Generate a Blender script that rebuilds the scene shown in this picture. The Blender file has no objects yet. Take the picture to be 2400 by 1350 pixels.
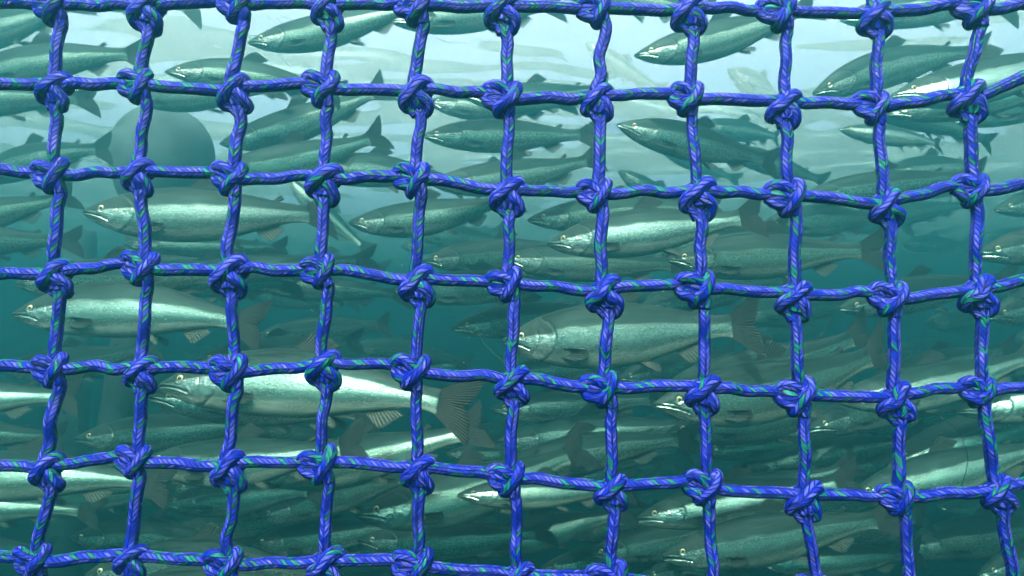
import bpy, math, random
import numpy as np
from mathutils import Vector, Matrix, Quaternion
R = math.radians
random.seed(7)
rng = np.random.default_rng(7)
sc = bpy.context.scene
COL = sc.collection

# ------------------------------------------------------------------ camera
PITCH = 4.0
cam_d = bpy.data.cameras.new('camera')
cam_d.lens = 24; cam_d.sensor_width = 36; cam_d.clip_end = 200; cam_d.clip_start = 0.02
cam_d.dof.use_dof = True; cam_d.dof.focus_distance = .62; cam_d.dof.aperture_fstop = 18
cam = bpy.data.objects.new('camera', cam_d); COL.objects.link(cam)
cam.location = (0, 0, 0); cam.rotation_euler = (R(90 + PITCH), 0, 0)
sc.camera = cam
F = 24 / 36 * 2400            # focal length in photo pixels
CR = Matrix.Rotation(R(PITCH), 3, 'X')

def W(px, py, Y):
    """world point seen at photo pixel px,py at forward distance Y"""
    return CR @ Vector(((px - 1200) / F * Y, Y, -(py - 675) / F * Y))

# ------------------------------------------------------------------ sky, sun, exposure
SUN_EL, SUN_AZ = 48, 192      # azimuth of the sun measured from +Y clockwise: behind the camera, slightly to the left
wd = bpy.data.worlds.new('World'); sc.world = wd; wd.use_nodes = True
nt = wd.node_tree; nt.nodes.clear()
sky = nt.nodes.new('ShaderNodeTexSky'); sky.sky_type = 'NISHITA'; sky.sun_disc = False
sky.air_density = 0.35; sky.dust_density = 8.0; sky.ozone_density = 0.3; sky.sun_elevation = R(SUN_EL); sky.sun_rotation = R(SUN_AZ)
bg = nt.nodes.new('ShaderNodeBackground'); bg.inputs['Strength'].default_value = 0.15
wo = nt.nodes.new('ShaderNodeOutputWorld')
nt.links.new(sky.outputs[0], bg.inputs[0]); nt.links.new(bg.outputs[0], wo.inputs[0])
sd = bpy.data.lights.new('sun', 'SUN'); sd.energy = 2.0; sd.angle = R(0.5); sd.color = (1, .96, .88)
sun = bpy.data.objects.new('sun', sd); COL.objects.link(sun)
sdir = Vector((math.sin(R(SUN_AZ)) * math.cos(R(SUN_EL)), math.cos(R(SUN_AZ)) * math.cos(R(SUN_EL)), math.sin(R(SUN_EL))))
sun.rotation_euler = sdir.to_track_quat('Z', 'Y').to_euler(); sun.location = sdir * 30
sc.view_settings.view_transform = 'Standard'; sc.view_settings.look = 'None'
sc.view_settings.gamma = 1; sc.view_settings.exposure = 2.9
cy = sc.cycles
cy.max_bounces = 6; cy.diffuse_bounces = 3; cy.glossy_bounces = 3; cy.transparent_max_bounces = 24
cy.volume_bounces = 2; cy.use_denoising = True
cy.use_fast_gi = False

# ------------------------------------------------------------------ helpers
def tag(o, label=None, cat=None, group=None, kind=None):
    if label: o['label'] = label
    if cat: o['category'] = cat
    if group: o['group'] = group
    if kind: o['kind'] = kind
    return o

def mesh(name, V, Fc, mat=None, parent=None, smooth=True, attrs=None):
    me = bpy.data.meshes.new(name)
    V = np.asarray(V, dtype=np.float32); Fc = np.asarray(Fc, dtype=np.int32)
    n, k = Fc.shape
    me.vertices.add(len(V)); me.vertices.foreach_set('co', V.ravel())
    me.loops.add(n * k); me.loops.foreach_set('vertex_index', Fc.ravel())
    me.polygons.add(n); me.polygons.foreach_set('loop_start', np.arange(0, n * k, k, dtype=np.int32))
    me.polygons.foreach_set('loop_total', np.full(n, k, dtype=np.int32))
    if attrs:
        for an, arr in attrs.items():
            arr = np.asarray(arr, dtype=np.float32)
            if arr.ndim == 1:
                a = me.attributes.new(an, 'FLOAT', 'POINT'); a.data.foreach_set('value', arr)
            else:
                a = me.attributes.new(an, 'FLOAT_VECTOR', 'POINT'); a.data.foreach_set('vector', arr.ravel())
    me.update(calc_edges=True)
    if smooth: me.shade_smooth()
    if mat: me.materials.append(mat)
    o = bpy.data.objects.new(name, me); COL.objects.link(o)
    if parent: o.parent = parent
    return o

def merge(parts):
    V, Fc, A = [], [], {}
    off = 0
    for v, f, a in parts:
        V.append(v); Fc.append(f + off); off += len(v)
        for k, x in a.items(): A.setdefault(k, []).append(x)
    return np.concatenate(V), np.concatenate(Fc), {k: np.concatenate(x) for k, x in A.items()}

def spline(P, step):
    """Catmull-Rom through P, resampled at about step"""
    P = np.asarray(P, float)
    P2 = np.vstack([2 * P[0] - P[1], P, 2 * P[-1] - P[-2]])
    out = []
    for i in range(len(P) - 1):
        a, b, c, d = P2[i:i + 4]
        t = np.linspace(0, 1, 24, endpoint=False)[:, None]
        out.append(.5 * ((2 * b) + (-a + c) * t + (2 * a - 5 * b + 4 * c - d) * t * t + (-a + 3 * b - 3 * c + d) * t ** 3))
    out.append(P[-1:])
    Q = np.vstack(out)
    L = np.concatenate([[0], np.cumsum(np.linalg.norm(np.diff(Q, axis=0), axis=1))])
    n = max(3, int(L[-1] / step) + 1)
    t = np.linspace(0, L[-1], n)
    return np.stack([np.interp(t, L, Q[:, i]) for i in range(3)], 1), t

def tube(P, r, step, n=16, u0=0.0, v0=0.0, braid=0.0, flat_ends=True):
    """tube along P (units free); returns verts, quads, attrs with rope uv (along/diameter, around)"""
    Q, t = spline(P, step)
    m = len(Q)
    r = np.interp(np.linspace(0, 1, m), np.linspace(0, 1, len(r)), r) if np.ndim(r) else np.full(m, float(r))
    T = np.gradient(Q, axis=0); T /= np.linalg.norm(T, axis=1)[:, None] + 1e-12
    N = np.zeros_like(Q)
    ref = np.array([0, 0, 1.0]) if abs(T[0, 2]) < .9 else np.array([1.0, 0, 0])
    nn = ref - T[0] * ref.dot(T[0]); N[0] = nn / np.linalg.norm(nn)
    for i in range(1, m):
        nn = N[i - 1] - T[i] * N[i - 1].dot(T[i]); N[i] = nn / (np.linalg.norm(nn) + 1e-12)
    B = np.cross(T, N)
    D = 2 * np.mean(r)
    u = u0 + t / D
    v = np.arange(n) / n + v0
    ang = v * 2 * np.pi
    U, Vv = np.meshgrid(u, v, indexing='ij')
    rr = r[:, None] * np.ones_like(Vv)
    if braid:
        c = Vv * 6; ci = np.floor(c); cf = c - ci
        s = np.where(ci % 2 == 0, cf, 1 - cf)
        ph = U / .46 + s * 1.5 ; pf = ph - np.floor(ph)
        hgt = np.sqrt(np.clip(1 - (2 * pf - 1) ** 2, 0, 1)) * np.sqrt(np.clip(1 - (2 * cf - 1) ** 2 * .85, 0, 1))
        rr = rr * (1 - braid + 1.6 * braid * hgt)
    X = Q[:, None, :] + rr[..., None] * (np.cos(ang)[None, :, None] * N[:, None, :] + np.sin(ang)[None, :, None] * B[:, None, :])
    V = X.reshape(-1, 3)
    i, j = np.meshgrid(np.arange(m - 1), np.arange(n), indexing='ij')
    a = i * n + j; b = i * n + (j + 1) % n
    Fc = np.stack([a, b, b + n, a + n], -1).reshape(-1, 4)
    att = np.stack([U, Vv, U * 0], -1).reshape(-1, 3)
    # caps
    c0, c1 = len(V), len(V) + 1
    V = np.vstack([V, Q[:1], Q[-1:]]); att = np.vstack([att, [[u[0], 0, 0]], [[u[-1], 0, 0]]])
    jj = np.arange(0, n, 2)
    cap0 = np.stack([np.full(len(jj), c0), (jj + 2) % n, (jj + 1) % n, jj], -1)
    cap1 = np.stack([np.full(len(jj), c1), (m - 1) * n + jj, (m - 1) * n + (jj + 1) % n, (m - 1) * n + (jj + 2) % n], -1)
    return V, np.vstack([Fc, cap0, cap1]), {'rope_uv': att}

class NT:
    """small node helper"""
    def __init__(s, name):
        s.m = bpy.data.materials.new(name); s.m.use_nodes = True; s.t = s.m.node_tree; s.t.nodes.clear()
        s.out = s.t.nodes.new('ShaderNodeOutputMaterial')
    def n(s, kind, **kw):
        x = s.t.nodes.new(kind)
        for k, v in kw.items(): setattr(x, k, v)
        return x
    def put(s, sock, val):
        if hasattr(val, 'is_output'): s.t.links.new(val, sock)
        else: sock.default_value = val
    def math(s, op, a, b=0.0, c=0.0, clamp=False):
        x = s.n('ShaderNodeMath', operation=op, use_clamp=clamp)
        s.put(x.inputs[0], a); s.put(x.inputs[1], b)
        if op in ('MULTIPLY_ADD', 'SMOOTH_MIN', 'WRAP', 'COMPARE'): s.put(x.inputs[2], c)
        return x.outputs[0]
    def mix(s, f, a, b):
        x = s.n('ShaderNodeMix', data_type='RGBA'); s.put(x.inputs[0], f); s.put(x.inputs[6], a); s.put(x.inputs[7], b)
        return x.outputs[2]
    def ramp(s, f, stops, interp='LINEAR'):
        x = s.n('ShaderNodeValToRGB'); x.color_ramp.interpolation = interp
        e = x.color_ramp.elements
        while len(e) < len(stops): e.new(.5)
        for el, (p, c) in zip(e, stops):
            el.position = p; el.color = c if len(c) == 4 else (*c, 1)
        s.put(x.inputs[0], f); return x.outputs[0]
    def range(s, f, a, b, c=0.0, d=1.0, smooth=True):
        x = s.n('ShaderNodeMapRange', clamp=True)
        if smooth: x.interpolation_type = 'SMOOTHSTEP'
        s.put(x.inputs[0], f)
        for i, v in enumerate((a, b, c, d)): x.inputs[1 + i].default_value = v
        return x.outputs[0]
    def attr(s, name):
        x = s.n('ShaderNodeAttribute', attribute_name=name); return x
    def xyz(s, v):
        x = s.n('ShaderNodeSeparateXYZ'); s.put(x.inputs[0], v); return x.outputs
    def vec(s, a, b=0.0, c=0.0):
        x = s.n('ShaderNodeCombineXYZ'); s.put(x.inputs[0], a); s.put(x.inputs[1], b); s.put(x.inputs[2], c); return x.outputs[0]
    def noise(s, v, scale, detail=2, rough=.5):
        x = s.n('ShaderNodeTexNoise'); s.put(x.inputs['Vector'], v); x.inputs['Scale'].default_value = scale
        x.inputs['Detail'].default_value = detail; x.inputs['Roughness'].default_value = rough; return x.outputs[0]
    def rand(s):
        return s.n('ShaderNodeObjectInfo').outputs['Random']
    def bsdf(s, **kw):
        b = s.n('ShaderNodeBsdfPrincipled')
        for k, v in kw.items(): s.put(b.inputs[k.replace('_', ' ')], v)
        return b
    def surf(s, sh): s.t.links.new(sh, s.out.inputs['Surface']); return s.m

# ------------------------------------------------------------------ materials
def mat_rope():
    g = NT('blue_braid')
    u, v, _ = g.xyz(g.attr('rope_uv').outputs['Vector'])
    c = g.math('MULTIPLY', v, 6.0); ci = g.math('FLOOR', c); cf = g.math('FRACT', c)
    odd = g.math('MODULO', ci, 2.0)
    s = g.math('ABSOLUTE', g.math('SUBTRACT', odd, cf))
    ph = g.math('ADD', g.math('DIVIDE', u, .46), g.math('MULTIPLY', s, 1.5))
    pf = g.math('FRACT', ph); pi = g.math('FLOOR', ph)
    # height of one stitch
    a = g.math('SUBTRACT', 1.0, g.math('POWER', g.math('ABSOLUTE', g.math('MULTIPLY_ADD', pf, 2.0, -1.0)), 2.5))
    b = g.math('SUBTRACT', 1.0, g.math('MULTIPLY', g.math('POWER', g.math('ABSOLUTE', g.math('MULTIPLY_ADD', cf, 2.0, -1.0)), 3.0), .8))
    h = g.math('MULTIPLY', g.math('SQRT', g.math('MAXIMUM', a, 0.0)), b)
    # fibres run along the stitch: vary fast across phase, slowly along the slant
    fib = g.noise(g.vec(g.math('MULTIPLY', ph, 5.5), g.math('MULTIPLY', c, .55), 0.0), 1.6, 1)
    fibr = g.range(fib, .42, .60)
    wn = g.n('ShaderNodeTexWhiteNoise', noise_dimensions='3D')
    g.put(wn.inputs['Vector'], g.vec(ci, pi, 0.0))
    rv = wn.outputs['Value']
    green = g.range(rv, .83, .835)
    glint = g.math('MULTIPLY', g.range(fib, .56, .72), g.range(g.noise(g.vec(u, v, 3.0), 2.3, 1), .3, .7, .25, .8))
    blue = g.mix(fibr, (.0001, .002, .07, 1), (.0006, .013, .36, 1))
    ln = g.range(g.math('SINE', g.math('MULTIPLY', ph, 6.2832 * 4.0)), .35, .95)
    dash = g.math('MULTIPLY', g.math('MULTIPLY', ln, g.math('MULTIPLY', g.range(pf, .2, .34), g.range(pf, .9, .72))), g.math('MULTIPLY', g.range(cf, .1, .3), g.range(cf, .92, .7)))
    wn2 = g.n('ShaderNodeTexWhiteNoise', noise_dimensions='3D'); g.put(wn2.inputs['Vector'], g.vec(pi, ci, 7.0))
    glint = g.math('MULTIPLY', dash, g.range(wn2.outputs['Value'], .2, 1.0, .0, 1.0, False))
    blue = g.mix(glint, blue, (.28, .25, .72, 1))  # lavender fibre glints painted into the yarn colour
    grn = g.mix(g.math('MAXIMUM', fibr, glint), (.0, .02, .022, 1), (.004, .15, .125, 1))
    col = g.mix(green, blue, grn)
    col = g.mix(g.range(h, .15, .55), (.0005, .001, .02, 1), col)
    bump = g.n('ShaderNodeBump'); bump.inputs['Strength'].default_value = .9; bump.inputs['Distance'].default_value = .0007
    g.put(bump.inputs['Height'], g.math('ADD', h, g.math('MULTIPLY', fib, .5)))
    p = g.bsdf(Base_Color=col, Roughness=.5, Normal=bump.outputs[0])
    p.inputs['Specular IOR Level'].default_value = .12
    return g.surf(p.outputs[0])

def mat_skin():
    g = NT('salmon_skin')
    s, zn, yn = g.xyz(g.attr('skin').outputs['Vector'])
    ang = g.attr('ang').outputs['Fac']
    groove = g.attr('groove').outputs['Fac']
    head = g.attr('head').outputs['Fac']
    rnd = g.rand()
    base = g.vec(s, g.math('MULTIPLY', ang, .16), rnd)
    n1 = g.noise(g.vec(g.math('MULTIPLY', s, 1.0), g.math('MULTIPLY', zn, .3), g.math('MULTIPLY', rnd, 9.0)), 9.0, 3)
    n2 = g.noise(g.vec(s, g.math('MULTIPLY', ang, .2), rnd), 60.0, 2)
    zz = g.math('ADD', zn, g.math('MULTIPLY', g.math('SUBTRACT', n1, .5), .35))
    zz = g.math('ADD', zz, g.math('MULTIPLY', head, .10))
    t = g.math('MULTIPLY_ADD', zz, .5, .5)
    col = g.ramp(t, [(.0, (.34, .36, .31)), (.22, (.40, .44, .38)), (.46, (.36, .42, .37)), (.575, (.20, .26, .225)), (.655, (.012, .030, .025)), (.85, (.004, .011, .009))])
    silver = g.n('ShaderNodeObjectInfo').outputs['Color']  # natural silveriness plus a painted highlight lift, applied to the flank colour
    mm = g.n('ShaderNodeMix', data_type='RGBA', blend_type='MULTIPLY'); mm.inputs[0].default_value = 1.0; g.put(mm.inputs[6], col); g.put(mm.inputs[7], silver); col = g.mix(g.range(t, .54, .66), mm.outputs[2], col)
    met = g.ramp(t, [(.0, (.3,) * 3), (.25, (.93,) * 3), (.58, (.95,) * 3), (.67, (.35,) * 3), (1, (.05,) * 3)])
    # scales
    vo = g.n('ShaderNodeTexVoronoi'); g.put(vo.inputs['Vector'], g.vec(g.math('MULTIPLY', s, 1.0), g.math('MULTIPLY', ang, .17), 0.0)); vo.inputs['Scale'].default_value = 150
    sp = g.xyz(vo.outputs['Color'])[0]
    nohead = g.math('SUBTRACT', 1.0, head)
    col = g.mix(g.math('MULTIPLY', g.math('MULTIPLY', g.range(sp, .0, 1.0, -.1, .14, False), nohead), g.range(t, .64, .5), clamp=True), col, g.mix(.5, col, (.9, .92, .85, 1)))
    st = g.noise(g.vec(g.math('MULTIPLY', s, .35), g.math('MULTIPLY', zn, .55), g.math('MULTIPLY', rnd, 31.0)), 22.0, 3, .6)
    col = g.mix(g.range(st, .38, .66, .55, 0), col, g.mix(.62, col, (.03, .06, .05, 1)))
    # small dark spots on the back
    v2 = g.n('ShaderNodeTexVoronoi'); g.put(v2.inputs['Vector'], g.vec(s, g.math('MULTIPLY', ang, .16), rnd)); v2.inputs['Scale'].default_value = 46
    spot = g.math('MULTIPLY', g.range(v2.outputs['Distance'], .26, .16), g.range(zn, .45, .65))
    spot = g.math('MULTIPLY', spot, g.range(g.xyz(v2.outputs['Color'])[1], .45, .5))
    col = g.mix(g.math('MULTIPLY', spot, .75), col, (.01, .02, .02, 1))
    # mottled cheek plates
    ch = g.noise(g.vec(s, g.math('MULTIPLY', zn, .10), rnd), 42.0, 3)
    chk = g.math('MULTIPLY', g.math('MULTIPLY', head, .75), g.math('MULTIPLY', g.range(zn, .22, .0), g.range(s, .06, .11)))
    cap = g.math('MULTIPLY', head, g.range(g.math('ADD', zn, g.math('MULTIPLY', g.math('SUBTRACT', ch, .5), .5)), .08, .26))
    capc = g.mix(g.math('MULTIPLY', cap, .9), col, (.022, .038, .032, 1))
    col = g.mix(g.math('MULTIPLY', chk, g.range(ch, .38, .56, .35, 0.0)), g.mix(chk, capc, (.66, .70, .60, 1)), (.06, .09, .08, 1))
    # lateral line
    ll = g.math('MULTIPLY', g.range(g.math('ABSOLUTE', g.math('SUBTRACT', zn, .10)), .022, .0), nohead)
    col = g.mix(g.math('MULTIPLY', ll, .35), col, (.08, .12, .11, 1))
    col = g.mix(g.math('MULTIPLY', groove, .92), col, (.008, .018, .018, 1))
    rough = g.math('ADD', .15, g.math('MULTIPLY', n1, .10))
    rough = g.math('ADD', rough, g.math('MULTIPLY', sp, .10)); rough = g.math('ADD', rough, g.math('MULTIPLY', g.math('SUBTRACT', st, .5), -.25))
    rough = g.math('ADD', rough, g.range(t, .58, .72, 0, .28))
    rough = g.math('SUBTRACT', rough, g.math('MULTIPLY', g.math('SUBTRACT', g.xyz(silver)[1], 1.0), .14))
    bump = g.n('ShaderNodeBump'); bump.inputs['Strength'].default_value = .13; bump.inputs['Distance'].default_value = .004
    hh = g.math('MULTIPLY', vo.outputs['Distance'], g.math('MULTIPLY', nohead, -.5))
    hh = g.math('ADD', hh, g.math('MULTIPLY', n2, .25)); hh = g.math('ADD', hh, g.math('MULTIPLY', g.math('MULTIPLY', ch, head), 5.0))
    g.put(bump.inputs['Height'], hh)
    p = g.bsdf(Base_Color=col, Metallic=met, Roughness=rough, Normal=bump.outputs[0])
    p.inputs['Specular IOR Level'].default_value = .08
    return g.surf(p.outputs[0])

def mat_fin(name, c0, c1, alpha):
    g = NT(name)
    u, v, w = g.xyz(g.attr('fin_uv').outputs['Vector'])
    ray = g.math('SINE', g.math('MULTIPLY', u, 6.2832))
    rr = g.range(ray, -.2, .8)
    n = g.noise(g.vec(u, g.math('MULTIPLY', v, 3.0), g.rand()), 3.0, 2)
    col = g.mix(rr, c0, c1)
    col = g.mix(g.range(n, .45, .7, 0, .6), col, c0)
    d = g.bsdf(Base_Color=col, Roughness=.6); d.inputs['Specular IOR Level'].default_value = .2
    tl = g.n('ShaderNodeBsdfTranslucent'); g.put(tl.inputs[0], col)
    m1 = g.n('ShaderNodeMixShader'); m1.inputs[0].default_value = .28
    g.t.links.new(d.outputs[0], m1.inputs[1]); g.t.links.new(tl.outputs[0], m1.inputs[2])
    tr = g.n('ShaderNodeBsdfTransparent')
    m2 = g.n('ShaderNodeMixShader'); g.put(m2.inputs[0], g.range(g.math('ADD', v, g.math('MULTIPLY', rr, -.35)), .2, 1.0, 1.0, alpha))
    g.t.links.new(tr.outputs[0], m2.inputs[1]); g.t.links.new(m1.outputs[0], m2.inputs[2])
    return g.surf(m2.outputs[0])

def mat_plain(name, col, rough=.5, metal=0.0, spec=.5, noise=0.0, scale=10):
    g = NT(name)
    c = (*col, 1)
    if noise:
        co = g.n('ShaderNodeTexCoord').outputs['Object']
        c = g.mix(g.range(g.noise(co, scale, 4), .35, .65), c, tuple(x * (1 - noise) for x in col) + (1,))
    p = g.bsdf(Base_Color=c, Roughness=rough, Metallic=metal)
    p.inputs['Specular IOR Level'].default_value = spec
    return g.surf(p.outputs[0])

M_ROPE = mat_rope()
M_SKIN = mat_skin()
M_TAIL = mat_fin('tail_membrane', (.004, .009, .008, 1), (.028, .042, .034, 1), .78)
M_FIN = mat_fin('fin_membrane', (.008, .015, .013, 1), (.045, .06, .05, 1), .68)
M_PALE = mat_fin('pale_fin_membrane', (.035, .048, .038, 1), (.10, .12, .09, 1), .40)
M_IRIS = mat_plain('iris', (.34, .33, .17), .4, .2)
M_PUPIL = mat_plain('pupil', (.004, .006, .006), .08)

# ------------------------------------------------------------------ water: surface, haze, bed
def water_surface():
    nx, ny = 420, 520
    x = np.linspace(-26, 26, nx); y = np.concatenate([np.linspace(-8, 1.5, 60), np.linspace(1.52, 14, 360), np.linspace(14.1, 60, 100)])
    X, Yy = np.meshgrid(x, y, indexing='ij')
    Z = np.zeros_like(X)
    r = np.random.default_rng(21)
    for k in range(46):
        lam = .28 * (1.09 ** k) ; lam = min(lam, 6) * r.uniform(.8, 1.25)
        th = r.normal(1.45, .75); ph = r.uniform(0, 6.28)
        amp = .0125 * lam / (1 + .25 * lam) / 2.4 * WAVE
        kx, ky = 2 * np.pi / lam * math.cos(th), 2 * np.pi / lam * math.sin(th)
        Z += amp * np.sin(kx * X + ky * Yy + ph + .6 * np.sin(.7 * kx * Yy - .5 * ky * X))
    Z += SURF_Z
    V = np.stack([X, Yy, Z], -1).reshape(-1, 3)
    i, j = np.meshgrid(np.arange(nx - 1), np.arange(len(y) - 1), indexing='ij'); n = len(y)
    a = i * n + j
    Fc = np.stack([a, a + n, a + n + 1, a + 1], -1).reshape(-1, 4)
    g = NT('water_skin')
    fr = g.n('ShaderNodeFresnel'); fr.inputs['IOR'].default_value = SURF_IOR
    gl = g.n('ShaderNodeBsdfGlossy'); gl.inputs['Roughness'].default_value = .2; gl.inputs['Color'].default_value = (.85, .95, .95, 1)
    tr = g.n('ShaderNodeBsdfTransparent')
    mx = g.n('ShaderNodeMixShader')
    g.t.links.new(fr.outputs[0], mx.inputs[0]); g.t.links.new(tr.outputs[0], mx.inputs[1]); g.t.links.new(gl.outputs[0], mx.inputs[2])
    tl = g.n('ShaderNodeBsdfTranslucent'); tl.inputs[0].default_value = (.86, .98, .97, 1)
    m3 = g.n('ShaderNodeMixShader'); m3.inputs[0].default_value = .155
    g.t.links.new(mx.outputs[0], m3.inputs[1]); g.t.links.new(tl.outputs[0], m3.inputs[2])
    g.surf(m3.outputs[0])
    tag(mesh('water_surface', V, Fc, g.m), kind='structure')

SURF_Z, SURF_IOR, WAVE = 1.30, 1.06, 1.35
HZ_D = .445
water_surface()

def haze():
    x0, x1, y0, y1, z0, z1 = -24, 24, -6, 30, -10, 1.20
    V = [(x, y, z) for x in (x0, x1) for y in (y0, y1) for z in (z0, z1)]
    Fc = [(0, 1, 3, 2), (4, 6, 7, 5), (0, 4, 5, 1), (2, 3, 7, 6), (0, 2, 6, 4), (1, 5, 7, 3)]
    g = NT('underwater_haze')
    p = g.n('ShaderNodeVolumePrincipled')
    p.inputs['Color'].default_value = (.023, .138, .154, 1)
    p.inputs['Absorption Color'].default_value = (0, .045, .036, 1)
    p.inputs['Density'].default_value = HZ_D
    p.inputs['Anisotropy'].default_value = .58
    g.t.links.new(p.outputs[0], g.out.inputs['Volume'])
    tag(mesh('haze', V, Fc, g.m, smooth=False), kind='stuff')
haze()
bed = mesh('seabed', [(-60, -20, -9), (60, -20, -9), (60, 80, -9), (-60, 80, -9)], [(0, 1, 2, 3)],
           mat_plain('silt', (.05, .06, .045), .9, noise=.4, scale=.6))
tag(bed, kind='structure')

# ------------------------------------------------------------------ the blue net
YN = 0.5
K = YN / F
NODES = [  # rows of knot centres, photo pixels
 [(-92, -205), (125, -200), (345, -190), (560, -210), (770, -200), (965, -205), (1190, -195), (1395, -200), (1620, -190), (1830, -185), (2055, -180), (2290, -190), (2510, -190)],
 [(-95, 12), (122, 8), (345, 22), (556, 4), (768, 18), (972, 8), (1180, 22), (1396, 18), (1612, 26), (1822, 22), (2050, 36), (2280, 14), (2500, 10)],
 [(-92, 195), (128, 205), (322, 195), (548, 215), (755, 200), (975, 218), (1178, 224), (1400, 232), (1608, 225), (1840, 246), (2044, 246), (2268, 228), (2500, 150)],
 [(-95, 405), (122, 405), (325, 408), (540, 412), (760, 422), (968, 415), (1190, 452), (1395, 450), (1636, 455), (1842, 455), (2075, 480), (2275, 440), (2500, 430)],
 [(-90, 640), (130, 645), (332, 622), (538, 640), (748, 630), (978, 662), (1185, 660), (1415, 686), (1632, 670), (1863, 696), (2082, 692), (2292, 685), (2505, 645)],
 [(-90, 858), (122, 860), (332, 868), (540, 865), (758, 860), (965, 863), (1200, 895), (1410, 905), (1650, 915), (1865, 920), (2098, 935), (2292, 910), (2505, 900)],
 [(-95, 1085), (112, 1100), (316, 1074), (536, 1096), (748, 1080), (980, 1102), (1190, 1115), (1435, 1146), (1648, 1133), (1885, 1166), (2100, 1160), (2338, 1152), (2530, 1115)],
 [(-100, 1305), (80, 1308), (308, 1308), (528, 1316), (765, 1322), (970, 1318), (1215, 1352), (1425, 1350), (1672, 1392), (1905, 1380), (2132, 1402), (2365, 1385), (2560, 1370)],
 [(-100, 1530), (70, 1530), (300, 1540), (525, 1535), (760, 1545), (975, 1550), (1210, 1570), (1430, 1580), (1670, 1610), (1910, 1600), (2140, 1620), (2375, 1600), (2580, 1590)],
]
NR, NC = len(NODES), len(NODES[0])

def to_cam(V, K=K, YN=YN):
    """net drawing units (px right, px down, px toward the viewer) to world"""
    V = np.asarray(V, float)
    L = np.stack([(V[:, 0] - 1200) * K, YN - V[:, 2] * K, -(V[:, 1] - 675) * K], -1)
    return L @ np.array(CR).T

KA = [([(22, 4, -18), (38, -14, -10), (32, -34, 0), (10, -24, 17), (-14, 2, 20), (-36, 20, 8), (-38, 38, -8), (-16, 40, -16), (4, 30, -16)], 16.5),
      ([(-2, -8, 0), (8, 4, 10), (22, 18, 17), (35, 36, 12), (37, 56, 2), (25, 66, -8), (8, 52, -8)], 14.5),
      ([(-34, 12, -10), (-30, 34, -6), (-15, 54, -3), (0, 74, -3)], 12.5),
      ([(-40, -2, -10), (-26, -14, -6), (-6, -26, -2), (14, -30, -6)], 13),
      ([(-16, -4, -6), (0, 6, -3), (8, 24, -1), (6, 46, -4)], 22)]
KB = [([(22, 2, 2), (8, -6, 13), (-14, -20, 17), (-36, -26, 10), (-52, -14, 0), (-48, 4, -8), (-26, 8, -10)], 14.5),
      ([(-52, 6, -6), (-42, 22, 3), (-24, 32, 10), (-2, 40, 7), (14, 30, -8)], 15.5),
      ([(12, -6, -14), (24, -26, -8), (38, -30, 2), (34, -8, 15), (20, 14, 21), (2, 36, 17), (-10, 52, 4), (4, 54, -8)], 15.5),
      ([(8, 2, 2), (18, 18, 7), (26, 40, 7), (26, 66, 2)], 14),
      ([(-40, 2, -8), (-24, 6, -2), (0, 10, 0), (14, 24, -4)], 22)]
TOP = {0: (-5, -36), 1: (8, -30)}; BOT = {0: (8, 62), 1: (24, 58)}
LEF = {0: (-36, -8), 1: (-46, -2)}; RIG = {0: (34, -10), 1: (36, 8)}

net = bpy.data.objects.new('rope_net', None); COL.objects.link(net)
net.location = W(1200, 1350, YN)
tag(net, 'bright blue braided rope net with green flecks and a knot at every crossing', 'net')
bpy.context.view_layer.update()
NI = net.matrix_world.inverted()
def net_part(name, parts, ):
    V, Fc, A = merge(parts)
    V = to_cam(V) - np.array(net.location)
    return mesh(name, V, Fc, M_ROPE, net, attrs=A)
def kind(r, c): return 1 if (r + c) % 2 == 0 else 0    # rows here start one above the picture
KSTATE = {}
for r in range(NR):
    for c in range(NC):
        x, y = NODES[r][c]; k = kind(r, c)
        a = R(random.uniform(-9, 9)); s = random.uniform(.70, .81)
        ca, sa = math.cos(a) * s, math.sin(a) * s
        KSTATE[r, c] = (x, y, k, ca, sa)
        if r in (0, NR - 1) or c in (0, NC - 1) : continue
        parts = []
        for P, rad in (KA, KB)[k]:
            P = np.array(P, float) + rng.normal(0, 2.0, (len(P), 3))
            P[:, :2] *= .95
            Q = np.stack([x + ca * P[:, 0] - sa * P[:, 1], y + sa * P[:, 0] + ca * P[:, 1], P[:, 2] * s], -1)
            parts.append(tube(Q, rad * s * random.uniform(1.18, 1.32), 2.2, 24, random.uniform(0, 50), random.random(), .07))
        net_part('knot', parts)
def port(r, c, P, f=1.0, z=0):
    x, y, k, ca, sa = KSTATE[r, c]; px, py = P[k][0] * f, P[k][1] * f
    return (x + ca * px - sa * py, y + sa * px + ca * py, z)
def wob(a, b, t, amp, z=0):
    dx, dy = b[0] - a[0], b[1] - a[1]; L = math.hypot(dx, dy); w = random.gauss(0, amp)
    return (a[0] + dx * t - dy / L * w, a[1] + dy * t + dx / L * w, z + random.gauss(0, 3))
def seg(a0, a1, b1, b0, vertical):
    am = 2.2
    P = [a0, a1, wob(a1, b1, .22, am), wob(a1, b1, .5, am), wob(a1, b1, .78, am), b1, b0]
    rad = random.uniform(13.2, 14.2)
    rr = [rad * random.uniform(.96, 1.05) for _ in range(6)]
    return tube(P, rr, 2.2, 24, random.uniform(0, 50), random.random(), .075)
for c in range(1, NC - 1):
    parts = [seg(port(r, c, BOT, .1), port(r, c, BOT, 1.0), port(r + 1, c, TOP, 1.0), port(r + 1, c, TOP, .1), True) for r in range(NR - 1)]
    net_part('rope', parts)
for r in range(1, NR - 1):
    parts = [seg(port(r, c, RIG, .1, -4), port(r, c, RIG, 1.0), port(r, c + 1, LEF, 1.0), port(r, c + 1, LEF, .1, -4), False)
             for c in range(NC - 1) if not (r == 2 and c == NC - 2)]
    net_part('rope', parts)
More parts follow.
